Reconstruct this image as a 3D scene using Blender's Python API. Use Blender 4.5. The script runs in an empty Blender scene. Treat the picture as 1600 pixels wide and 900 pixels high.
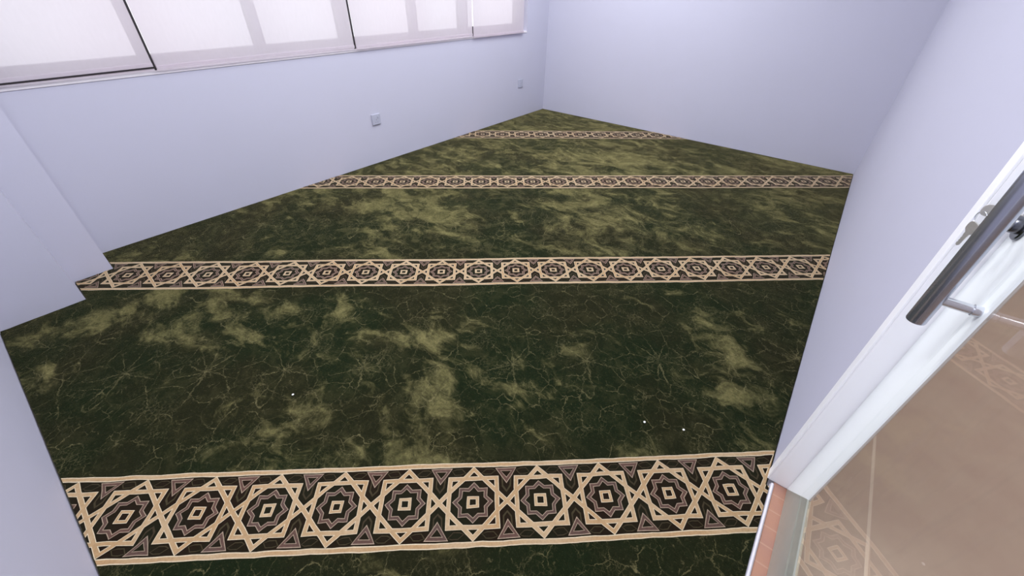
import bpy, bmesh, math, random
from mathutils import Vector, Matrix, noise
random.seed(4)
S = 1.35                       # eye height in metres; plan measures below are in units of it
scn = bpy.context.scene
col = scn.collection

# ------------------------------------------------------------------ plan (metres)
XA, XA1, XA2 = -2.350*S, -2.171*S, -2.002*S        # window wall, its two pilaster faces
YB, XC, YD = 3.527*S, 0.209*S, -0.276*S            # far wall, door wall, near wall
YS1, YS2 = 0.084*S, -0.043*S                       # ends of the two pilaster steps
XDOOR = 0.249*S                                    # face of the door leaf
YJ, YF = 0.831*S, 0.862*S                          # inner and outer edge of the door frame
YH = -0.17*S                                       # hinge side of the door opening
HC, HD = 2.80, 2.10                                # ceiling and door height
TH = 0.7151                                        # direction of the carpet rows
CT, ST = math.cos(TH), math.sin(TH)
PITCH, BANDW, BAND0 = 0.9664*S, 0.1969*S, 3.4637*S
MP, MPH = 0.1602*S, -0.849*S                       # star motif spacing and phase

# ------------------------------------------------------------------ object helpers
def link(name, bm, mats, parent=None, smooth=False, bevel=0.0, seg=2):
    me = bpy.data.meshes.new(name)
    bmesh.ops.recalc_face_normals(bm, faces=bm.faces[:]) if smooth is not None else None
    bm.to_mesh(me); bm.free()
    for m in (mats if isinstance(mats, (list, tuple)) else [mats]):
        me.materials.append(m)
    if smooth:
        for p in me.polygons: p.use_smooth = True
    o = bpy.data.objects.new(name, me); col.objects.link(o)
    if parent is not None: o.parent = parent
    if bevel:
        b = o.modifiers.new('bevel', 'BEVEL'); b.width = bevel; b.segments = seg; b.limit_method = 'ANGLE'
    return o
def empty(name, loc=(0, 0, 0), parent=None):
    o = bpy.data.objects.new(name, None); o.empty_display_size = 0.05
    col.objects.link(o); o.location = loc
    if parent is not None: o.parent = parent
    return o
def tag(o, label=None, cat=None, group=None, kind=None):
    if label: o['label'] = label
    if cat: o['category'] = cat
    if group: o['group'] = group
    if kind: o['kind'] = kind
    return o
def box(bm, x0, x1, y0, y1, z0, z1):
    v = [bm.verts.new((x, y, z)) for z in (z0, z1) for (x, y) in ((x0, y0), (x1, y0), (x1, y1), (x0, y1))]
    for f in ((3, 2, 1, 0), (4, 5, 6, 7), (0, 1, 5, 4), (1, 2, 6, 5), (2, 3, 7, 6), (3, 0, 4, 7)):
        bm.faces.new([v[i] for i in f])
def prism(bm, pts, d):
    """polygon pts (3D) extruded along d"""
    d = Vector(d); a = [bm.verts.new(p) for p in pts]; b = [bm.verts.new(Vector(p) + d) for p in pts]
    bm.faces.new(a[::-1]); bm.faces.new(b)
    n = len(pts)
    for i in range(n): bm.faces.new((a[i], a[(i+1) % n], b[(i+1) % n], b[i]))
def lathe(bm, p0, axis, prof, seg=32):
    """prof = list of (distance along axis, radius)"""
    axis = Vector(axis).normalized(); p0 = Vector(p0)
    u = axis.orthogonal().normalized(); w = axis.cross(u)
    rings = []
    for t, r in prof:
        c = p0 + axis*t
        if r < 1e-6: rings.append([bm.verts.new(c)]); continue
        rings.append([bm.verts.new(c + (u*math.cos(a) + w*math.sin(a))*r) for a in [2*math.pi*k/seg for k in range(seg)]])
    for A, B in zip(rings, rings[1:]):
        for k in range(seg):
            k2 = (k+1) % seg
            if len(A) == 1 and len(B) > 1: bm.faces.new((A[0], B[k2], B[k]))
            elif len(B) == 1 and len(A) > 1: bm.faces.new((A[k], A[k2], B[0]))
            elif len(A) > 1: bm.faces.new((A[k], A[k2], B[k2], B[k]))
def boxobj(name, dims, mat, parent=None, bevel=0.0):
    bm = bmesh.new(); box(bm, *dims); return link(name, bm, mat, parent, bevel=bevel)

# ------------------------------------------------------------------ material helpers
def lin(c):
    return tuple(((v/255)/12.92 if v/255 <= 0.04045 else (((v/255)+0.055)/1.055)**2.4) for v in c) + (1.0,)
class NT:
    def __init__(s, name):
        s.m = bpy.data.materials.new(name); s.m.use_nodes = True
        s.t = s.m.node_tree; s.t.nodes.clear()
        s.out = s.t.nodes.new('ShaderNodeOutputMaterial')
    def n(s, typ, ins=None, **kw):
        nd = s.t.nodes.new(typ)
        for k, v in kw.items(): setattr(nd, k, v)
        for k, v in (ins or {}).items(): s.set(nd.inputs[k], v)
        return nd
    def set(s, sock, v):
        if isinstance(v, bpy.types.NodeSocket): s.t.links.new(v, sock)
        elif isinstance(v, bpy.types.Node): s.t.links.new(v.outputs[0], sock)
        else: sock.default_value = v
    def math(s, op, a, b=0.0, c=0.0, clamp=False):
        nd = s.n('ShaderNodeMath', {0: a, 1: b, 2: c}, operation=op); nd.use_clamp = clamp
        return nd.outputs[0]
    def mix(s, f, a, b, blend='MIX'):
        nd = s.n('ShaderNodeMix', data_type='RGBA', blend_type=blend)
        s.set(nd.inputs[0], f); s.set(nd.inputs[6], a); s.set(nd.inputs[7], b)
        return nd.outputs[2]
    def ramp(s, f, lo, hi, a=0.0, b=1.0):
        nd = s.n('ShaderNodeMapRange', {0: f, 1: lo, 2: hi, 3: a, 4: b}, interpolation_type='SMOOTHSTEP')
        return nd.outputs[0]
    def noise(s, vec, scale, detail=3.0, rough=0.55, out=0):
        nd = s.n('ShaderNodeTexNoise', {'Scale': scale, 'Detail': detail, 'Roughness': rough})
        if vec is not None: s.set(nd.inputs['Vector'], vec)
        return nd.outputs[out]
    def pos(s):
        return s.n('ShaderNodeNewGeometry').outputs['Position']
    def bump(s, h, strength, dist=0.002):
        return s.n('ShaderNodeBump', {'Height': h, 'Strength': strength, 'Distance': dist}).outputs[0]
    def bsdf(s, color, rough=0.5, metal=0.0, normal=None, **extra):
        b = s.n('ShaderNodeBsdfPrincipled', {'Base Color': color, 'Roughness': rough, 'Metallic': metal})
        for k, v in extra.items(): s.set(b.inputs[k.replace('_', ' ')], v)
        if normal is not None: s.set(b.inputs['Normal'], normal)
        return b
    def done(s, sh):
        s.set(s.out.inputs[0], sh); return s.m

def paint(name, c, rough=0.6, var=0.03, bump=0.08):
    t = NT(name); p = t.pos()
    big = t.noise(p, 1.3, 3); fine = t.noise(p, 90, 2)
    k = t.math('MULTIPLY_ADD', big, 2*var, 1-var)
    spots = t.ramp(t.noise(p, 11, 2, 0.4), 0.78, 0.82, 0.0, 0.12)
    base = t.mix(1.0, lin(c), t.n('ShaderNodeCombineColor', {0: k, 1: k, 2: k}), 'MULTIPLY')
    base = t.mix(spots, base, lin((130, 130, 150)))
    return t.done(t.bsdf(base, rough, normal=t.bump(t.math('ADD', fine, t.noise(p, 14, 3)), bump)))
def plain(name, c, rough=0.4, metal=0.0, var=0.05, scale=30, **extra):
    t = NT(name); p = t.pos()
    k = t.math('MULTIPLY_ADD', t.noise(p, scale, 3), 2*var, 1-var)
    base = t.mix(1.0, lin(c), t.n('ShaderNodeCombineColor', {0: k, 1: k, 2: k}), 'MULTIPLY')
    return t.done(t.bsdf(base, rough, metal, **extra))

M = {}
M['wall'] = paint('lavender_white_wall_paint', (190, 190, 206))
M['ceiling'] = paint('white_ceiling_paint', (235, 235, 240))
M['frame'] = plain('white_door_enamel', (250, 250, 253), 0.3, var=0.008, scale=4)
M['stile'] = plain('white_aluminium_stile', (240, 245, 244), 0.28, var=0.01, scale=4)
M['rail'] = plain('shade_greyed_aluminium_rail', (165, 168, 158), 0.3, 0.25, var=0.08)  # rail colour greyed to paint in low light and dark carpet reflection
M['trim'] = plain('pale_edge_trim', (215, 213, 222), 0.25, var=0.06)
M['handle'] = plain('dark_brushed_steel', (176, 180, 194), 0.24, 0.88, var=0.02, scale=3)
M['chrome'] = plain('polished_steel', (215, 218, 224), 0.15, 0.8, var=0.02)
M['dark_steel'] = plain('dark_steel', (112, 114, 120), 0.25, 1.0, var=0.05)
M['key'] = plain('nickel_key_metal', (196, 193, 188), 0.35, 0.55, var=0.12, scale=120)
M['black'] = plain('black_rubber_and_gap_shade', (34, 28, 32), 0.6)
M['alu_window'] = plain('grey_window_aluminium', (178, 172, 176), 0.5)
M['sill'] = paint('white_sill_paint', (232, 228, 232), 0.5)
M['plastic'] = plain('off_white_plastic', (176, 178, 194), 0.35, var=0.01)
M['plastic_dark'] = plain('grey_plastic', (120, 120, 130), 0.4)
M['slab'] = plain('dark_floor_screed', (60, 56, 50), 0.9)
M['paper'] = plain('white_paper', (235, 235, 230), 0.7)

def glass_mat():
    t = NT('brown_tinted_door_glass'); p = t.pos()
    face = t.n('ShaderNodeLayerWeight', {'Blend': 0.5}).outputs['Facing']
    fr = t.math('MULTIPLY_ADD', t.math('POWER', face, 4.2), 0.62, 0.045)
    smear = t.ramp(t.noise(t.n('ShaderNodeMapping', {'Vector': p, 'Scale': (9, 9, 1.2)}), 3.0, 4), 0.45, 0.8)
    haze = t.n('ShaderNodeBsdfTranslucent', {'Color': lin((190, 176, 160))})
    dif = t.n('ShaderNodeBsdfDiffuse', {'Color': lin((150, 138, 126))})
    film = t.n('ShaderNodeMixShader', {0: 0.5, 1: haze.outputs[0], 2: dif.outputs[0]})
    tr = t.n('ShaderNodeBsdfTransparent', {'Color': (0.80, 0.76, 0.71, 1)})
    body = t.n('ShaderNodeMixShader', {0: t.math('MULTIPLY_ADD', smear, 0.12, 0.34), 1: tr.outputs[0], 2: film.outputs[0]})
    gl = t.n('ShaderNodeBsdfGlossy', {'Color': (0.95, 0.95, 0.95, 1), 'Roughness': 0.015})
    return t.done(t.n('ShaderNodeMixShader', {0: fr, 1: body.outputs[0], 2: gl.outputs[0]}).outputs[0])
M['glass'] = glass_mat()
def window_glass():
    t = NT('clear_window_glass')
    tr = t.n('ShaderNodeBsdfTransparent', {'Color': (0.95, 0.96, 0.96, 1)})
    gl = t.n('ShaderNodeBsdfGlossy', {'Roughness': 0.02})
    return t.done(t.n('ShaderNodeMixShader', {0: 0.05, 1: tr.outputs[0], 2: gl.outputs[0]}).outputs[0])
M['pane'] = window_glass()
def blind_mat():
    t = NT('translucent_white_blind_fabric'); p = t.pos()
    weave = t.math('MULTIPLY_ADD', t.noise(t.n('ShaderNodeMapping', {'Vector': p, 'Scale': (1, 1, 0.3)}), 60, 2), 0.06, 0.96)
    tone = t.noise(p, 0.9, 2)
    c = t.mix(tone, lin((246, 232, 240)), lin((240, 240, 244)))
    tr = t.n('ShaderNodeBsdfTransparent', {'Color': c})
    tl = t.n('ShaderNodeBsdfTranslucent', {'Color': c})
    df = t.n('ShaderNodeBsdfDiffuse', {'Color': lin((228, 224, 228))})
    a = t.n('ShaderNodeMixShader', {0: 0.5, 1: tl.outputs[0], 2: df.outputs[0]})
    return t.done(t.n('ShaderNodeMixShader', {0: t.math('MULTIPLY', weave, 0.70), 1: tr.outputs[0], 2: a.outputs[0]}).outputs[0])
M['blind'] = blind_mat()
def tiles(name, c1, c2, grout, sx, sy, off=(0, 0), rough=0.35, gap=0.004):
    t = NT(name); p = t.pos()
    sep = t.n('ShaderNodeSeparateXYZ', {0: p})
    g = []
    for k, (s, o) in enumerate(((sx, off[0]), (sy, off[1]))):
        fr = t.math('FRACT', t.math('DIVIDE', t.math('SUBTRACT', sep.outputs[k], o - 50*s), s))
        dd = t.math('MULTIPLY', t.math('MINIMUM', fr, t.math('SUBTRACT', 1.0, fr)), s)
        g.append(dd)
    line = t.ramp(t.math('MINIMUM', g[0], g[1]), gap*0.5, gap, 1.0, 0.0)
    base = t.mix(t.ramp(t.noise(p, 6, 5, 0.6), 0.3, 0.7), lin(c1), lin(c2))
    base = t.mix(line, base, lin(grout))
    return t.done(t.bsdf(base, rough, normal=t.bump(line, -0.2)))
M['threshold'] = tiles('terracotta_threshold_tile', (176, 130, 106), (164, 122, 108), (180, 142, 122), 0.5, 0.062, (0, 0.02), 0.4, 0.003)
M['corridor'] = tiles('pinkish_brown_corridor_tile', (176, 160, 146), (168, 148, 136), (206, 196, 184), 1.2, 4.0, (0.42*S, 3.3*S), 0.3, 0.006)

# ---- carpet: dark green pile, light veins repeating along the rows
def carpet_mat():
    t = NT('dark_green_marbled_carpet_pile')
    p = t.pos()
    sep = t.n('ShaderNodeSeparateXYZ', {0: p}); X, Y = sep.outputs[0], sep.outputs[1]
    u = t.math('ADD', t.math('MULTIPLY', X, CT), t.math('MULTIPLY', Y, ST))
    v = t.math('SUBTRACT', t.math('MULTIPLY', Y, CT), t.math('MULTIPLY', X, ST))
    per = 0.2415*S
    # small wandering of the printed pattern
    w1 = t.n('ShaderNodeSeparateColor', {0: t.noise(p, 38, 5, 0.72, 1)})
    w2 = t.n('ShaderNodeSeparateColor', {0: t.noise(p, 9, 2, 0.5, 1)})
    du = t.math('ADD', t.math('MULTIPLY_ADD', w1.outputs[0], 0.034, -0.017), t.math('MULTIPLY_ADD', w2.outputs[0], 0.03, -0.015))
    dv = t.math('ADD', t.math('MULTIPLY_ADD', w1.outputs[1], 0.034, -0.017), t.math('MULTIPLY_ADD', w2.outputs[1], 0.03, -0.015))
    uu, vv = t.math('ADD', u, du), t.math('ADD', v, dv)
    ang = t.math('MULTIPLY', uu, 2*math.pi/per)
    r = per/(2*math.pi)
    vrow = t.math('FLOORED_MODULO', t.math('SUBTRACT', vv, 0.466*S), PITCH)
    P3 = t.n('ShaderNodeCombineXYZ', {0: t.math('MULTIPLY', t.math('COSINE', ang), r*1.25),
                                      1: t.math('MULTIPLY', t.math('SINE', ang), r*1.25), 2: vrow}).outputs[0]
    def veins(scale, width, seed):
        vo = t.n('ShaderNodeTexVoronoi', {'Vector': t.n('ShaderNodeVectorMath', {0: P3, 1: (seed, seed*0.7, seed*1.3)}), 'Scale': scale, 'Randomness': 1.0},
                 feature='DISTANCE_TO_EDGE')
        return t.ramp(vo.outputs['Distance'], 0.0, width, 1.0, 0.0)
    broken = t.ramp(t.noise(p, 13, 4, 0.6), 0.42, 0.60)
    broken2 = t.ramp(t.noise(p, 17, 4, 0.65), 0.50, 0.62)
    v1 = t.math('MULTIPLY', veins(8.0, 0.016, 3.1), t.math('MULTIPLY_ADD', broken, 0.85, 0.15))
    v2 = t.math('MULTIPLY', veins(21.0, 0.036, 8.7), t.math('MULTIPLY', broken2, 0.65))
    v3 = t.math('MULTIPLY', veins(52.0, 0.075, 5.2), t.math('MULTIPLY', t.ramp(t.noise(p, 7, 4, 0.65), 0.50, 0.66), 0.5))
    # root-like bursts along the middle of every row
    fu = t.math('MULTIPLY', t.math('SUBTRACT', t.math('FRACT', t.math('ADD', t.math('DIVIDE', t.math('ADD', uu, 0.896*S), per), 40.5)), 0.5), per)
    fv = t.math('SUBTRACT', vrow, (0.901-0.466)*S)
    rad = t.math('SQRT', t.math('ADD', t.math('MULTIPLY', fu, fu), t.math('MULTIPLY', fv, fv)))
    th = t.math('ARCTAN2', fv, fu)
    def spokes(k, ph, width, r0, r1):
        spoke = t.math('MULTIPLY', t.math('ABSOLUTE', t.math('SINE', t.math('MULTIPLY_ADD', th, k, ph))), t.math('MULTIPLY', rad, 1.0/k))
        return t.math('MULTIPLY', t.ramp(spoke, 0.0, width, 1.0, 0.0), t.ramp(rad, r0, r1, 1.0, 0.0))
    sp = t.math('MAXIMUM', spokes(2.5, 0.75, 0.0023, 0.07, 0.18), spokes(5.5, 0.2, 0.0013, 0.01, 0.07))
    vein = t.math('MAXIMUM', t.math('MAXIMUM', t.math('MAXIMUM', v1, v2), v3), t.math('MULTIPLY', sp, t.ramp(t.noise(p, 21, 3, 0.6), 0.34, 0.56, 0.25, 1.0)))
    # brushed pile: lighter olive clouds, patchy and streaky
    wv = t.n('ShaderNodeVectorMath', {0: p, 1: t.n('ShaderNodeVectorMath', {0: t.noise(p, 2.2, 3, 0.6, 1), 'Scale': 0.35}, operation='SCALE').outputs[0]}).outputs[0]
    st = t.n('ShaderNodeMapping', {'Vector': wv, 'Rotation': (0, 0, 0.5), 'Scale': (4.0, 7.0, 1)}).outputs[0]
    c1 = t.noise(st, 1.25, 7, 0.66)
    c2 = t.noise(p, 1.0, 2)
    # rows painted lighter with distance: near-to-far brightness put into the pile colour
    far_lift = t.math('MULTIPLY_ADD', t.math('FLOOR', t.math('DIVIDE', t.math('SUBTRACT', v, 0.466*S), PITCH)), 0.050, -0.075)
    cloud = t.ramp(t.math('ADD', t.math('ADD', c1, far_lift), t.math('MULTIPLY_ADD', c2, 0.75, -0.375)), 0.46, 0.68)
    fine = t.noise(p, 75, 4, 0.75)
    base = t.mix(t.ramp(t.noise(p, 1.6, 3), 0.40, 0.62), lin((20, 28, 14)), lin((28, 29, 16)))
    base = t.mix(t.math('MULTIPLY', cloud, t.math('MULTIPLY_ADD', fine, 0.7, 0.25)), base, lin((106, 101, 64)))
    mott = t.math('MULTIPLY', t.ramp(t.noise(wv, 13, 5, 0.7), 0.46, 0.64), t.math('MULTIPLY_ADD', cloud, 0.30, t.math('MULTIPLY_ADD', far_lift, 1.6, 0.16)))
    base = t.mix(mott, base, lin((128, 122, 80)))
    sparkle = t.ramp(t.noise(p, 120, 2, 0.8), 0.58, 0.74)
    base = t.mix(t.math('MULTIPLY', sparkle, t.math('MULTIPLY_ADD', cloud, 0.25, 0.14)), base, lin((120, 110, 72)))
    base = t.mix(t.math('MULTIPLY', vein, t.math('MULTIPLY_ADD', fine, 0.95, 0.0)), base, lin((120, 113, 78)))
    k = t.math('MULTIPLY_ADD', fine, 1.0, 0.45)
    base = t.mix(1.0, base, t.n('ShaderNodeCombineColor', {0: k, 1: k, 2: k}), 'MULTIPLY')
    b = t.bsdf(base, 0.95, normal=t.bump(t.math('ADD', fine, t.noise(p, 300, 1)), 0.4, 0.004))
    b.inputs['Specular IOR Level'].default_value = 0.06
    b.inputs['Sheen Weight'].default_value = 0.85; b.inputs['Sheen Roughness'].default_value = 0.22
    b.inputs['Sheen Tint'].default_value = lin((215, 205, 140))
    return t.done(b)
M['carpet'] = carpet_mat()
def yarn(name, c, c2=None, sheen=0.2):
    t = NT(name); p = t.pos()
    fine = t.noise(p, 110, 3, 0.7)
    base = t.mix(t.ramp(t.noise(p, 5, 3), 0.35, 0.65), lin(c), lin(c2 or c))
    k = t.math('MULTIPLY_ADD', fine, 0.6, 0.7)
    base = t.mix(1.0, base, t.n('ShaderNodeCombineColor', {0: k, 1: k, 2: k}), 'MULTIPLY')
    b = t.bsdf(base, 0.95, normal=t.bump(fine, 0.3, 0.003))
    b.inputs['Specular IOR Level'].default_value = 0.08
    b.inputs['Sheen Weight'].default_value = sheen*2; b.inputs['Sheen Roughness'].default_value = 0.3
    b.inputs['Sheen Tint'].default_value = lin((235, 222, 190))
    return t.done(b)
YARN = [yarn('dark_brown_yarn', (28, 19, 12), (24, 24, 14)),
        yarn('cream_yarn', (188, 175, 150), (180, 164, 138), 0.5),
        yarn('tan_yarn', (154, 126, 92), (162, 140, 110), 0.5),
        yarn('purple_brown_yarn', (86, 64, 56), (78, 62, 56)),
        yarn('olive_yarn', (58, 52, 36), (54, 46, 34)),
        yarn('pale_outline_yarn', (146, 128, 110), (138, 122, 106))]
DARK, CREAM, TAN, PURPLE, OLIVE, PALE = range(6)

# ------------------------------------------------------------------ room shell
def struct(name, bm, mat, bevel=0.0):
    return tag(link(name, bm, mat, bevel=bevel), kind='structure')
T = 0.16
bm = bmesh.new(); box(bm, XA-T, XC+0.001, YD-T, YB+T, -0.10, -0.010); struct('floor', bm, M['slab'])
bm = bmesh.new(); box(bm, XA-T, XC+T, YD-T, YB+T, HC, HC+0.1); struct('ceiling', bm, M['ceiling'])
# window wall with its opening, and two stepped pilasters at the near end
WY0, WY1, WZ0, WZ1 = YS1+0.02, 3.215*S, 0.660*S, 2.42
bm = bmesh.new()
box(bm, XA-T, XA, YS1, YB, -0.1, WZ0); box(bm, XA-T, XA, YS1, YB, WZ1, HC)
box(bm, XA-T, XA, WY1, YB, WZ0, WZ1); box(bm, XA-T, XA, YS1, WY0, WZ0, WZ1)
struct('wall_left', bm, M['wall'])
bm = bmesh.new()
prism(bm, [(XA-T, YD, -0.1), (XA2, YD, -0.1), (XA2, YS2, -0.1), (XA1, YS2, -0.1), (XA1, YS1, -0.1), (XA-T, YS1, -0.1)], (0, 0, HC+0.1))
struct('wall_pilaster', bm, M['wall'])
bm = bmesh.new(); box(bm, XA-T, XC+T, YB, YB+T, -0.1, HC); struct('wall_far', bm, M['wall'])
bm = bmesh.new(); box(bm, XA-T, XC+T, YD-T, YD, -0.1, HC); struct('wall_near', bm, M['wall'])
bm = bmesh.new()
box(bm, XC, XC+0.12, YF-0.02, YB, -0.1, HC); box(bm, XC, XC+0.12, YH-0.03, YF-0.02, HD+0.03, HC); box(bm, XC, XC+0.12, YD, YH-0.03, -0.1, HC)
struct('wall_right', bm, M['wall'])
# corridor seen through the door glass
cx0, cx1, cy0, cy1 = XC+0.12, XC+2.6, YD-0.4, YB+1.5
bm = bmesh.new(); box(bm, XDOOR+0.012, cx1, cy0, cy1, -0.12, -0.004); struct('floor_corridor', bm, M['corridor'])
bm = bmesh.new(); box(bm, cx1, cx1+0.1, cy0, cy1, -0.1, HC); box(bm, cx0+0.02, cx1, cy1, cy1+0.1, -0.1, HC)
box(bm, cx0+0.02, cx1, cy0-0.1, cy0, -0.1, HC); box(bm, cx0, cx0+0.02, YB+T, cy1, -0.1, HC); box(bm, cx0, cx0+0.02, cy0, YD-T, -0.1, HC)
struct('wall_corridor', bm, M['wall'])
bm = bmesh.new(); box(bm, XC+T, cx1, cy0, cy1, HC, HC+0.1); struct('ceiling_corridor', bm, M['ceiling'])

# threshold: pale edge strip, terracotta tile
bm = bmesh.new(); box(bm, 0.2215*S, XDOOR+0.012, YH, YJ, -0.05, -0.001); struct('trim_1', bm, M['threshold'])
bm = bmesh.new()
prism(bm, [(0.2138*S, YH, -0.009), (0.2222*S, YH, -0.009), (0.2222*S, YH, 0.003), (0.2195*S, YH, 0.006), (0.2155*S, YH, 0.005)], (0, YJ-0.012-YH, 0))
struct('trim_2', bm, M['trim'])

# ------------------------------------------------------------------ windows behind the blinds
XW = XA-0.050*S                                      # room-side face of the window frames
sl = boxobj('trim_3', (XA-T, XA+0.004, WY0, WY1, WZ0-0.012, WZ0+0.004), M['sill'], bevel=0.002); tag(sl, kind='structure')
gaps = [0.585*S, 1.553*S, 2.540*S]
bars = [(0.562, 0.602), (1.043, 1.09), (1.515, 1.580), (2.031, 2.085), (2.480, 2.560)]
edges = [WY0/S] + [0.5*(a+b) for a, b in bars] + [WY1/S]
widths = [0.04] + [b-a for a, b in bars] + [0.09]
for i in range(3):                                   # three framed units, each with a middle mullion
    lo, hi = edges[2*i], edges[2*i+2]
    wl = widths[2*i]*0.5 if i else 0.04; wr = widths[2*i+2]*0.5 if i < 2 else 0.09
    y0, y1 = lo*S, hi*S
    w = empty('window_%d' % (i+1), (0, 0, 0)); tag(w, kind='structure')
    bm = bmesh.new()
    box(bm, XW-0.05, XW, y0, y1, WZ0+0.004, 0.716*S); box(bm, XW-0.05, XW, y0, y1, WZ1-0.07, WZ1)
    box(bm, XW-0.05, XW, y0, y0+wl*S, 0.716*S, WZ1-0.07); box(bm, XW-0.05, XW, y1-wr*S, y1, 0.716*S, WZ1-0.07)
    link('window_frame', bm, M['alu_window'], w)
    mid, mw = edges[2*i+1], widths[2*i+1]
    boxobj('mullion', (XW-0.05, XW-0.001, (mid-mw/2)*S, (mid+mw/2)*S, 0.716*S, WZ1-0.07), M['alu_window'], w)
    for a, b in ((y0+wl*S, (mid-mw/2)*S), ((mid+mw/2)*S, y1-wr*S)):
        boxobj('pane', (XW-0.03, XW-0.025, a, b, 0.716*S, WZ1-0.07), M['pane'], w)
# dark seals that show in the slits between the blinds
for k, g in enumerate(gaps):
    y = g
    zt = WZ1-0.05 if k < 2 else 0.728*S
    s = boxobj('trim_%d' % (4+k), (XA+0.0155, XA+0.0185, y-(0.009, 0.012, 0.009)[k], y+(0.001, 0.003, 0.004)[k], 0.668*S, zt), M['black']); tag(s, kind='structure')

# ------------------------------------------------------------------ roller blinds
blind_lab = ['leftmost white roller blind, with a black line under its hem',
             'wide white roller blind second from the left above the long wall',
             'white roller blind third from the left, above the nearer wall socket',
             'narrow rightmost white roller blind beside the far corner of the room']
bl_y = [(WY0/S+0.002, 0.577), (0.588, 1.544), (1.5575, 2.533), (2.546, 3.150)]
bl_z = [(0.679, 0.682), (0.671, 0.674), (0.667, 0.672), (0.660, 0.655)]
for k in range(4):
    y0, y1 = bl_y[k][0]*S, bl_y[k][1]*S; za, zb = bl_z[k][0]*S, bl_z[k][1]*S
    r = empty('roller_blind', (XA+0.0, (y0+y1)/2, za)); tag(r, blind_lab[k], 'blind', 'roller blinds along the window wall')
    off = Vector(r.location); x = XA+0.020
    bm = bmesh.new()                                # fabric with a slight belly
    ny, nz = 10, 14; grid = []
    for j in range(nz+1):
        row = []
        for i in range(ny+1):
            a, b = i/ny, j/nz
            zz = (za+(zb-za)*a)*(1-b) + (WZ1+0.02)*b + 0.012*(1-b)
            row.append(bm.verts.new(Vector((x + 0.003*math.sin(a*math.pi)*math.sin(b*3), y0+(y1-y0)*a, zz)) - off))
        grid.append(row)
    for j in range(nz):
        for i in range(ny): bm.faces.new((grid[j][i], grid[j][i+1], grid[j+1][i+1], grid[j+1][i]))
    link('fabric', bm, M['blind'], r, smooth=True)
    bm = bmesh.new()                                # hem bar, follows the slope of the hem
    h = 0.018
    prism(bm, [Vector((x-0.004, y0, za))-off, Vector((x+0.004, y0, za))-off, Vector((x+0.004, y0, za+h))-off, Vector((x-0.004, y0, za+h))-off], (0, y1-y0, zb-za))
    link('hem_bar', bm, M['blind'], r)
    if k == 0:  # black strip painted in for the shaded gap between hem and sill
        bm = bmesh.new()
        prism(bm, [Vector((x-0.006, y0, za-0.009))-off, Vector((x+0.003, y0, za-0.009))-off, Vector((x+0.003, y0, za))-off, Vector((x-0.006, y0, za))-off], (0, y1-y0+0.006, zb-za))
        tag(link('dark_gap_strip', bm, M['black'], r), 'black strip standing in for the dark gap under the hem')
    boxobj('head_rail', (0.0, 0.05, y0-off.y, y1-off.y, WZ1-off.z, WZ1+0.07-off.z), M['sill'], r, 0.004)

# ------------------------------------------------------------------ wall sockets
def socket(y, z, lab):
    r = empty('wall_socket', (XA, y, z)); tag(r, lab, 'socket', 'white sockets on the window wall')
    h = 0.043
    boxobj('faceplate', (0, 0.010, -h, h, -h, h), M['plastic'], r, 0.003)
    boxobj('rocker_switch', (0.010, 0.0135, 0.010, 0.024, 0.012, 0.030), M['plastic'], r, 0.001)
    for (a, b, w, hh) in ((0.0, -0.002, 0.004, 0.008), (-0.011, -0.022, 0.006, 0.004), (0.011, -0.022, 0.006, 0.004)):
        boxobj('pin_slot', (0.0098, 0.0104, a-w/2, a+w/2, b-hh/2, b+hh/2), M['plastic_dark'], r)
socket(1.611*S, 0.271*S, 'small square white wall socket in the middle of the left wall')
socket(3.147*S, 0.276*S, 'small white wall socket near the far corner of the left wall')

# ------------------------------------------------------------------ carpet
def rooms():
    g = 0.004
    pts = [(XC+0.006*S-g, YD+g), (XC+0.006*S-g, YF-0.005*S), (XC-g, YF), (XC-g, YB-g), (XA+g, YB-g), (XA+g, YS1+g), (XA1+g, YS1+g), (XA1+g, YS2+g), (XA2+g, YS2+g), (XA2+g, YD+g)]
    pts[0] = (XC-g, YD+g); pts[1] = (XC-g, YH+0.01); 
    pts[2:3] = [(0.2136*S, YH+0.01), (0.2136*S, YJ-0.03), (XC-0.012, YJ-0.02), (XC-0.012, YF+0.004), (XC-g, YF+0.006)]
    return pts
outline = rooms()
bm = bmesh.new()
fine = []
for i, a in enumerate(outline):                     # uneven cut edge of the pile
    b = outline[(i+1) % len(outline)]; a = Vector((*a, 0)); b = Vector((*b, 0)); n = max(1, int((b-a).length/0.03))
    nrm = (b-a).normalized(); nrm = Vector((-nrm.y, nrm.x, 0))
    for k in range(n):
        p = a.lerp(b, k/n)
        fine.append(p + nrm*(0.0035*abs(noise.noise(p*25.0)) if k else 0.0))
prism(bm, [(p.x, p.y, -0.010) for p in fine], (0, 0, 0.010))
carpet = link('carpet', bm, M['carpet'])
tag(carpet, 'dark green marbled carpet with four star-patterned bands covering the whole floor', 'carpet')

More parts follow.
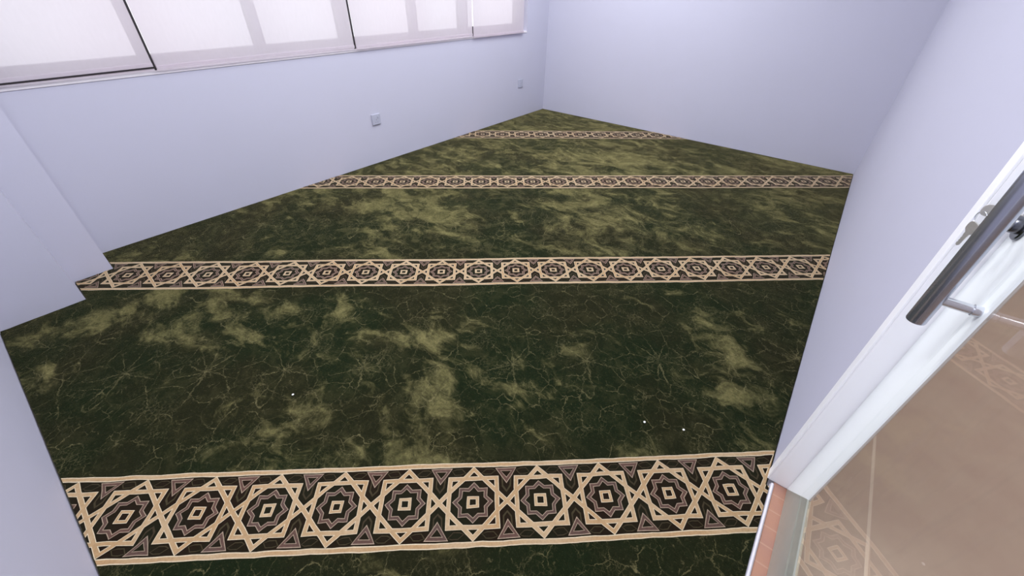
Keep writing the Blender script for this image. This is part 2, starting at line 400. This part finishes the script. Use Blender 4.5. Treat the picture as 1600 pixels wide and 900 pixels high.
def wob(p):
    lo = noise.noise_vector(Vector((p.x*1.7, p.y*1.7, 3.1)))*0.006
    hi = noise.noise_vector(Vector((p.x*16, p.y*16, 7.7)))*0.0028
    h2 = noise.noise_vector(Vector((p.x*45, p.y*45, 1.7)))*0.0012
    q = lo + hi + h2
    return Vector((p.x+q.x, p.y+q.y, p.z))
def make_band(i):
    vc = BAND0 - PITCH*i - BANDW/2
    full = bmesh.new()
    def W(u, v, z):                                 # band coordinates (metres along, across) to the floor
        return wob(Vector((CT*u - ST*(vc+v), ST*u + CT*(vc+v), z)))
    us = [CT*x + ST*y for x in (XA, XC+0.02) for y in (YD, YB)]; u0, u1 = min(us)-0.1, max(us)+0.1
    def inside(u, v, m=0.0):
        x, y = CT*u - ST*(vc+v), ST*u + CT*(vc+v)
        return XA-0.2-m < x < XC+0.25+m and YD-0.2-m < y < YB+0.2+m
    # keep only the stretch that lies in the room
    n = int((u1-u0)/0.02); stretch = [u0 + (u1-u0)*k/n for k in range(n+1)]
    stretch = [u for u in stretch if inside(u, BANDW/2) or inside(u, -BANDW/2)]
    def strip(v0, v1, z, mi):
        for a, b in zip(stretch, stretch[1:]):
            f = full.faces.new([full.verts.new(W(*q, z)) for q in ((a, v0), (b, v0), (b, v1), (a, v1))]); f.material_index = mi
    def sub(pts, k):
        out = []
        for a, b in zip(pts, pts[1:]+pts[:1]):
            for j in range(k): out.append((a[0]+(b[0]-a[0])*j/k, a[1]+(b[1]-a[1])*j/k))
        return out
    def poly(pts, z, mi, k=2):
        P = sub(pts, k); cxy = (sum(p[0] for p in pts)/len(pts), sum(p[1] for p in pts)/len(pts))
        vs = [full.verts.new(W(*q, z)) for q in P]; c = full.verts.new(W(*cxy, z))
        for a, b in zip(vs, vs[1:]+vs[:1]):
            full.faces.new((a, b, c)).material_index = mi
    def ring(o, inn, z, mi, k=4):
        O, I = sub(o, k), sub(inn, k)
        vo = [full.verts.new(W(*q, z)) for q in O]; vi = [full.verts.new(W(*q, z)) for q in I]
        m = len(vo)
        for a in range(m):
            b = (a+1) % m
            full.faces.new((vo[a], vo[b], vi[b], vi[a])).material_index = mi
    def ngon(cu, cv, r, rot, n=4):
        return [(cu + r*math.cos(rot+2*math.pi*k/n), cv + r*math.sin(rot+2*math.pi*k/n)) for k in range(n)]
    def star(cu, cv, R, f=0.765):
        return [(cu + (R if k % 2 == 0 else R*f)*math.cos(k*math.pi/8), cv + (R if k % 2 == 0 else R*f)*math.sin(k*math.pi/8)) for k in range(16)]
    z = [0.0005 + 0.0003*k for k in range(12)]
    hw = BANDW/2
    strip(-hw, hw, z[0], DARK)
    lw = 0.076*MP
    for s in (-1, 1):
        a, b = sorted((s*hw, s*(hw-lw))); strip(a, b, z[1], CREAM)
        d = 0.014*MP; strip(a+d, b-d, z[2], TAN)
    k0, k1 = math.floor((u0-MPH)/MP), math.ceil((u1-MPH)/MP)
    q = MP
    Rr = 0.545
    for k in range(k0, k1+1):
        cu = MPH + k*MP
        if inside(cu, 0, 0.25):
            # pointed shapes between the stars
            m = cu + q/2
            for s in (1, -1):
                pent = [(m-0.115*q, s*0.40*q), (m+0.115*q, s*0.40*q), (m+0.105*q, s*0.17*q), (m, s*0.055*q), (m-0.105*q, s*0.17*q)]
                pent2 = [(m-0.075*q, s*0.42*q), (m+0.075*q, s*0.42*q), (m+0.068*q, s*0.215*q), (m, s*0.135*q), (m-0.068*q, s*0.215*q)]
                pent3 = [(m-0.055*q, s*0.42*q), (m+0.055*q, s*0.42*q), (m+0.048*q, s*0.235*q), (m, s*0.17*q), (m-0.048*q, s*0.235*q)]
                poly(pent2, z[2], OLIVE); poly(pent3, z[3], DARK)
                def tri(g): 
                    return [(m-(0.165-g*1.55)*q, s*(0.520-g)*q), (m+(0.165-g*1.55)*q, s*(0.520-g)*q), (m, s*(0.262+g*1.75)*q)]
                poly(tri(0.0), z[5], PALE); poly(tri(0.012), z[6], PURPLE); poly(tri(0.050), z[7], PALE); poly(tri(0.058), z[8], DARK)
                for e in (-1, 1):
                    h = cu + e*0.235*q; c = s*0.462*q
                    def hexa(g): return [(h-(0.115-1.3*g)*q, c-s*0.02*e*q), (h-(0.035-g*.3)*q, c+(0.050-g)*q), (h+(0.055-g*.3)*q, c+(0.050-g)*q), (h+(0.115-1.3*g)*q, c+s*0.02*e*q), (h+(0.035-g*.3)*q, c-(0.050-g)*q), (h-(0.055-g*.3)*q, c-(0.050-g)*q)]
                    poly(hexa(0.0), z[2], OLIVE); poly(hexa(0.013), z[3], DARK)
            # eight-pointed star of two interlaced squares
            wst = 0.092
            for rot in (0.0, math.pi/4):
                ring(ngon(cu, 0, Rr*q, rot), ngon(cu, 0, (Rr-wst)*q, rot), z[6] + (0.0001 if rot else 0) + (0.00004 if k % 2 else 0), CREAM)
                ring(ngon(cu, 0, (Rr-0.013)*q, rot), ngon(cu, 0, (Rr-wst+0.013)*q, rot), z[7] + (0.0001 if rot else 0) + (0.00004 if k % 2 else 0), TAN)
            for R0, R1, zz, mi in ((0.302, 0.288, z[4], PALE), (0.288, 0.240, z[4], PURPLE), (0.240, 0.227, z[4], PALE)):
                ring(star(cu, 0, R0*q), star(cu, 0, R1*q), zz, mi, 2)
            ring(ngon(cu, 0, 0.128*q, math.pi/4), ngon(cu, 0, 0.064*q, math.pi/4), z[4], CREAM, 2)
            ring(ngon(cu, 0, 0.116*q, math.pi/4), ngon(cu, 0, 0.076*q, math.pi/4), z[5], TAN, 2)
    # trim to the room: three rectangles, because of the stepped pilasters
    g = 0.006
    rects = [(XA+g, XC-g, YS1+g, YB-g), (XA1+g, XC-g, YS2+g, YS1+g), (XA2+g, XC-g, YD+g, YS2+g), (XC-g, 0.2133*S, YH+0.02, YJ-0.03)]
    out = bmesh.new(); tmp = bpy.data.meshes.new('tmp')
    for (x0, x1, y0, y1) in rects:
        b = full.copy()
        for co, no in (((x0, 0, 0), (-1, 0, 0)), ((x1, 0, 0), (1, 0, 0)), ((0, y0, 0), (0, -1, 0)), ((0, y1, 0), (0, 1, 0))):
            bmesh.ops.bisect_plane(b, geom=b.verts[:]+b.edges[:]+b.faces[:], plane_co=co, plane_no=no, clear_outer=True)
        b.to_mesh(tmp); b.free(); out.from_mesh(tmp)
    full.free(); bpy.data.meshes.remove(tmp)
    for f in out.faces:
        f.normal_update()
        if f.normal.z < 0: f.normal_flip()
    me = bpy.data.meshes.new('prayer_row_band'); out.to_mesh(me); out.free()
    for m in YARN: me.materials.append(m)
    o = bpy.data.objects.new('prayer_row_band', me); col.objects.link(o); o.parent = carpet
    o['label'] = 'brown and cream star-patterned band across the green carpet'
for i in range(4): make_band(i)

# tiny paper crumbs lying on the pile
for (x, y), lab in (((-0.972, 0.214), 'tiny white paper crumb on the dark carpet, left of centre'),
                    ((-0.109, 0.788), 'tiny white paper crumb on the carpet, middle of the three'),
                    ((-0.012, 0.834), 'tiny white paper crumb on the carpet nearest the door frame')):
    bm = bmesh.new(); bmesh.ops.create_icosphere(bm, subdivisions=2, radius=0.0042)
    for v in bm.verts:
        v.co += noise.noise_vector(v.co*400 + Vector((x*9, y*9, 0)))*0.0018
        v.co.z *= 0.55
    o = link('paper_crumb', bm, M['paper']); o.location = (x*S, y*S, 0.0026); tag(o, lab, 'paper crumb', 'white crumbs on the carpet')

# ------------------------------------------------------------------ glass door
door = empty('door_1', (XDOOR, YJ, 0)); tag(door, kind='structure')
O = Vector(door.location)
def dbox(name, d, mat, bevel=0.0, parent=door):
    return boxobj(name, (d[0]-O.x, d[1]-O.x, d[2]-O.y, d[3]-O.y, d[4]-O.z, d[5]-O.z), mat, parent, bevel)
# frame: face on the wall plus reveal
bm = bmesh.new()
fx0, fx1 = 0.2045*S, XDOOR+0.07
for (y0, y1, z0, z1) in ((YJ, YF, 0.0, HD+0.04), (YH-0.042, YH, 0.0, HD+0.04), (YH, YJ, HD, HD+0.04)):
    box(bm, fx0-O.x, XC-O.x-0.0005, y0-O.y, y1-O.y, z0, z1)
for (y0, y1, z0, z1) in ((YJ, YF-0.021, 0.0, HD+0.029), (YH-0.029, YH, 0.0, HD+0.029), (YH, YJ, HD, HD+0.029)):
    box(bm, XC-0.0005-O.x, fx1-O.x, y0-O.y, y1-O.y, z0, z1)
link('door_frame', bm, M['frame'], door, bevel=0.0015)
# leaf: mitred stiles and rails with a rounded glazing bead
SW, RH, DT = 0.122*S, 0.150*S, 0.010
SI = 0.112*S
def leaf_piece(name, quad, inner, mat):
    """quad: outer a,b then inner c,d as (y, z); the inner edge slopes back to the glass"""
    bm = bmesh.new(); a, b, c, d = quad
    def pt(q, x): return (XDOOR + x - O.x, q[0]-O.y, q[1])
    def mid(p, q, t): return (p[0]+(q[0]-p[0])*t, p[1]+(q[1]-p[1])*t)
    prof = [(0.0, DT), (0.0, 0.001), (0.02, 0.0), (0.72, 0.0), (0.76, 0.002), (0.80, 0.0), (0.93, 0.0008), (0.98, 0.002), (1.0, 0.005), (1.0, DT)]
    L = [bm.verts.new(pt(mid(a, d, t), x)) for t, x in prof]; R = [bm.verts.new(pt(mid(b, c, t), x)) for t, x in prof]
    n = len(prof)
    for i in range(n):
        j = (i+1) % n; bm.faces.new((L[i], R[i], R[j], L[j]))
    bm.faces.new(L[::-1]); bm.faces.new(R)
    return link(name, bm, mat, door)
y1, y0, zt, zb = YJ-0.003, YH+0.003, HD-0.003, 0.004
leaf_piece('latch_stile', ((y1, zb), (y1, zt), (y1-SW, zt-RH), (y1-SW, zb+RH)), None, M['stile'])
leaf_piece('hinge_stile', ((y0, zt), (y0, zb), (y0+SW, zb+RH), (y0+SW, zt-RH)), None, M['stile'])
leaf_piece('top_rail', ((y1, zt), (y0, zt), (y0+SW, zt-RH), (y1-SW, zt-RH)), None, M['stile'])
tag(leaf_piece('bottom_rail', ((y0, zb), (y1, zb), (y1-SW, zb+RH), (y0+SW, zb+RH)), None, M['rail']), 'metal bottom rail with its shade painted in grey')
bm = bmesh.new()
xg = XDOOR+0.0048
vs = [bm.verts.new((xg-O.x, y-O.y, z)) for (y, z) in ((y0+SW-.005, zb+RH-.005), (y0+SW-.005, zt-RH+.005), (y1-SW+.005, zt-RH+.005), (y1-SW+.005, zb+RH-.005))]
bm.faces.new(vs)
tag(link('glass_pane', bm, M['glass'], door, smooth=None), 'brown tinted glass pane')
# long tubular pull handle
hx, hy, hr = 0.2005*S, 0.7225*S, 0.0162
hz0, hz1 = 0.612*S, 1.62
bm = bmesh.new()
L = hz1-hz0
lathe(bm, (hx-O.x, hy-O.y, hz0), (0, 0, 1), [(0, 0), (0.0002, hr*0.86), (0.0012, hr*0.96), (0.003, hr), (L-0.003, hr), (L-0.0012, hr*0.96), (L, 0)], 40)
handle = tag(link('pull_handle', bm, M['handle'], door, smooth=True), 'long dark steel tubular handle')
handle.modifiers.new('split', 'EDGE_SPLIT').split_angle = math.radians(50)
for z in (0.655*S, hz1-0.06):
    bm = bmesh.new()
    d = XDOOR-hx
    lathe(bm, (hx+hr*0.8-O.x, hy-O.y, z), (1, 0, 0), [(0, 0), (0, 0.0095), (d-hr*0.8-0.014, 0.0095), (d-hr*0.8-0.014, 0.0078), (d-hr*0.8-0.011, 0.0078), (d-hr*0.8-0.011, 0.0110), (d-hr*0.8+0.001, 0.0110), (d-hr*0.8+0.001, 0)], 28)
    s = link('standoff', bm, M['chrome'], handle, smooth=True); s.modifiers.new('split', 'EDGE_SPLIT').split_angle = math.radians(40)
# lock cylinder beside the frame
ly, lz = 0.806*S, 0.751*S
bm = bmesh.new()
lathe(bm, (XDOOR-O.x, ly-O.y, lz), (-1, 0, 0), [(-0.002, 0.027), (0.004, 0.027), (0.006, 0.025), (0.006, 0.0165), (0.016, 0.0160), (0.018, 0.0145), (0.018, 0)], 36)
s = link('lock_cylinder', bm, M['dark_steel'], door, smooth=True); s.modifiers.new('split', 'EDGE_SPLIT').split_angle = math.radians(40)

# keys: one in the lock, a ring through its bow, a second key hanging
keys = empty('key_bunch', (XDOOR-0.026, ly+0.003, lz+0.013)); tag(keys, 'two small metal keys on a ring, one pushed into the glass door lock', 'keys')
def key_mesh():
    """key along -Z of its own frame: bow centre at the origin, blade downwards, flat in the YZ plane"""
    bm = bmesh.new(); th = 0.0022
    pts = []
    bow = [(0.0115*math.copysign(abs(math.cos(a))**0.7, math.cos(a)), 0.0125*math.copysign(abs(math.sin(a))**0.7, math.sin(a))) for a in [math.radians(-60+300*k/22) for k in range(23)]]
    teeth = [(-0.0045, -0.014), (-0.0045, -0.018), (-0.0042, -0.020), (-0.0042, -0.042), (-0.0015, -0.046), (0.0022, -0.044), (0.0034, -0.040), (0.0016, -0.037), (0.0034, -0.034), (0.0020, -0.031), (0.0036, -0.028), (0.0022, -0.025), (0.0042, -0.020), (0.0045, -0.018), (0.0045, -0.014)]
    outl = bow + teeth
    hole = [(0.0032*math.cos(a), 0.006+0.0032*math.sin(a)) for a in [2*math.pi*k/14 for k in range(14)]]
    prism(bm, [(-th/2, p[0], p[1]) for p in outl], (th, 0, 0))
    return bm
bm = key_mesh(); a = link('key', bm, M['key'], keys, bevel=0.0004)
# key in the lock: blade along +X into the cylinder, bow towards the room
a.matrix_local = Matrix.Translation((-0.026, 0, 0.0)) @ Matrix.Rotation(math.radians(-90), 4, 'Y') @ Matrix.Rotation(math.radians(90), 4, 'Z')
bm = key_mesh(); b = link('key', bm, M['key'], keys, bevel=0.0004)
b.matrix_local = Matrix.Translation((-0.033, -0.006, -0.036)) @ Matrix.Rotation(math.radians(18), 4, 'X') @ Matrix.Rotation(math.radians(35), 4, 'Z')
bm = bmesh.new()
n1, n2, R0, r0 = 28, 8, 0.0125, 0.0009
g = [[bm.verts.new((0.0, (R0+r0*math.cos(q))*math.cos(p), (R0+r0*math.cos(q))*math.sin(p) )) + r0*0 if False else bm.verts.new((r0*math.sin(q), (R0+r0*math.cos(q))*math.cos(p), (R0+r0*math.cos(q))*math.sin(p))) for q in [2*math.pi*j/n2 for j in range(n2)]] for p in [2*math.pi*i/n1 for i in range(n1)]]
for i in range(n1):
    for j in range(n2):
        bm.faces.new((g[i][j], g[(i+1) % n1][j], g[(i+1) % n1][(j+1) % n2], g[i][(j+1) % n2]))
kr = link('key_ring', bm, M['chrome'], keys, smooth=True)
kr.matrix_local = Matrix.Translation((-0.032, -0.003, -0.016)) @ Matrix.Rotation(math.radians(25), 4, 'Z')

# ------------------------------------------------------------------ light
w = bpy.data.worlds.new('overcast_sky'); scn.world = w; w.use_nodes = True
bg = w.node_tree.nodes['Background']; bg.inputs[0].default_value = (0.97, 0.95, 1.0, 1); bg.inputs[1].default_value = 1.25
def lamp(name, loc, sx, sy, power, color):
    l = bpy.data.lights.new(name, 'AREA'); l.shape = 'RECTANGLE'; l.size = sx; l.size_y = sy; l.energy = power; l.color = color
    o = bpy.data.objects.new(name, l); col.objects.link(o); o.location = loc
    return o
lamp('added_room_fill', (-0.75*S, 0.10*S, HC-0.03), 1.2, 0.6, 50, (0.955, 0.97, 1.0))  # added area light without a fixture, brightens the door reveal and near end
lamp('added_room_fill', (-1.25*S, 1.35*S, HC-0.03), 1.2, 0.6, 56, (0.955, 0.97, 1.0))  # another added fill, source unseen, lifts the walls from mid-room
lamp('added_room_fill', (-1.45*S, 2.65*S, HC-0.03), 1.2, 0.6, 60, (0.955, 0.97, 1.0))  # added fill for the far half of the room, no known fixture
lamp('added_corridor_fill', (XC+1.3, 1.6*S, HC-0.03), 0.6, 2.0, 76, (1.0, 0.93, 0.87))  # unseen area light added to brighten the floor behind the glass

# ------------------------------------------------------------------ camera
cam = bpy.data.cameras.new('camera'); cam.sensor_width = 36; cam.sensor_fit = 'HORIZONTAL'
cam.lens = 632.0856/1600*36; cam.clip_start = 0.02
co = bpy.data.objects.new('camera', cam); col.objects.link(co)
co.matrix_world = Matrix.Translation((0, 0, S)) @ Matrix.Rotation(0.6481, 4, 'Z') @ Matrix.Rotation(0.9197, 4, 'X') @ Matrix.Rotation(0.0259, 4, 'Z')
scn.camera = co
scn.view_settings.view_transform = 'Standard'; scn.view_settings.look = 'None'
scn.cycles.use_denoising = True
scn.cycles.max_bounces = 10; scn.cycles.diffuse_bounces = 6; scn.cycles.transparent_max_bounces = 12
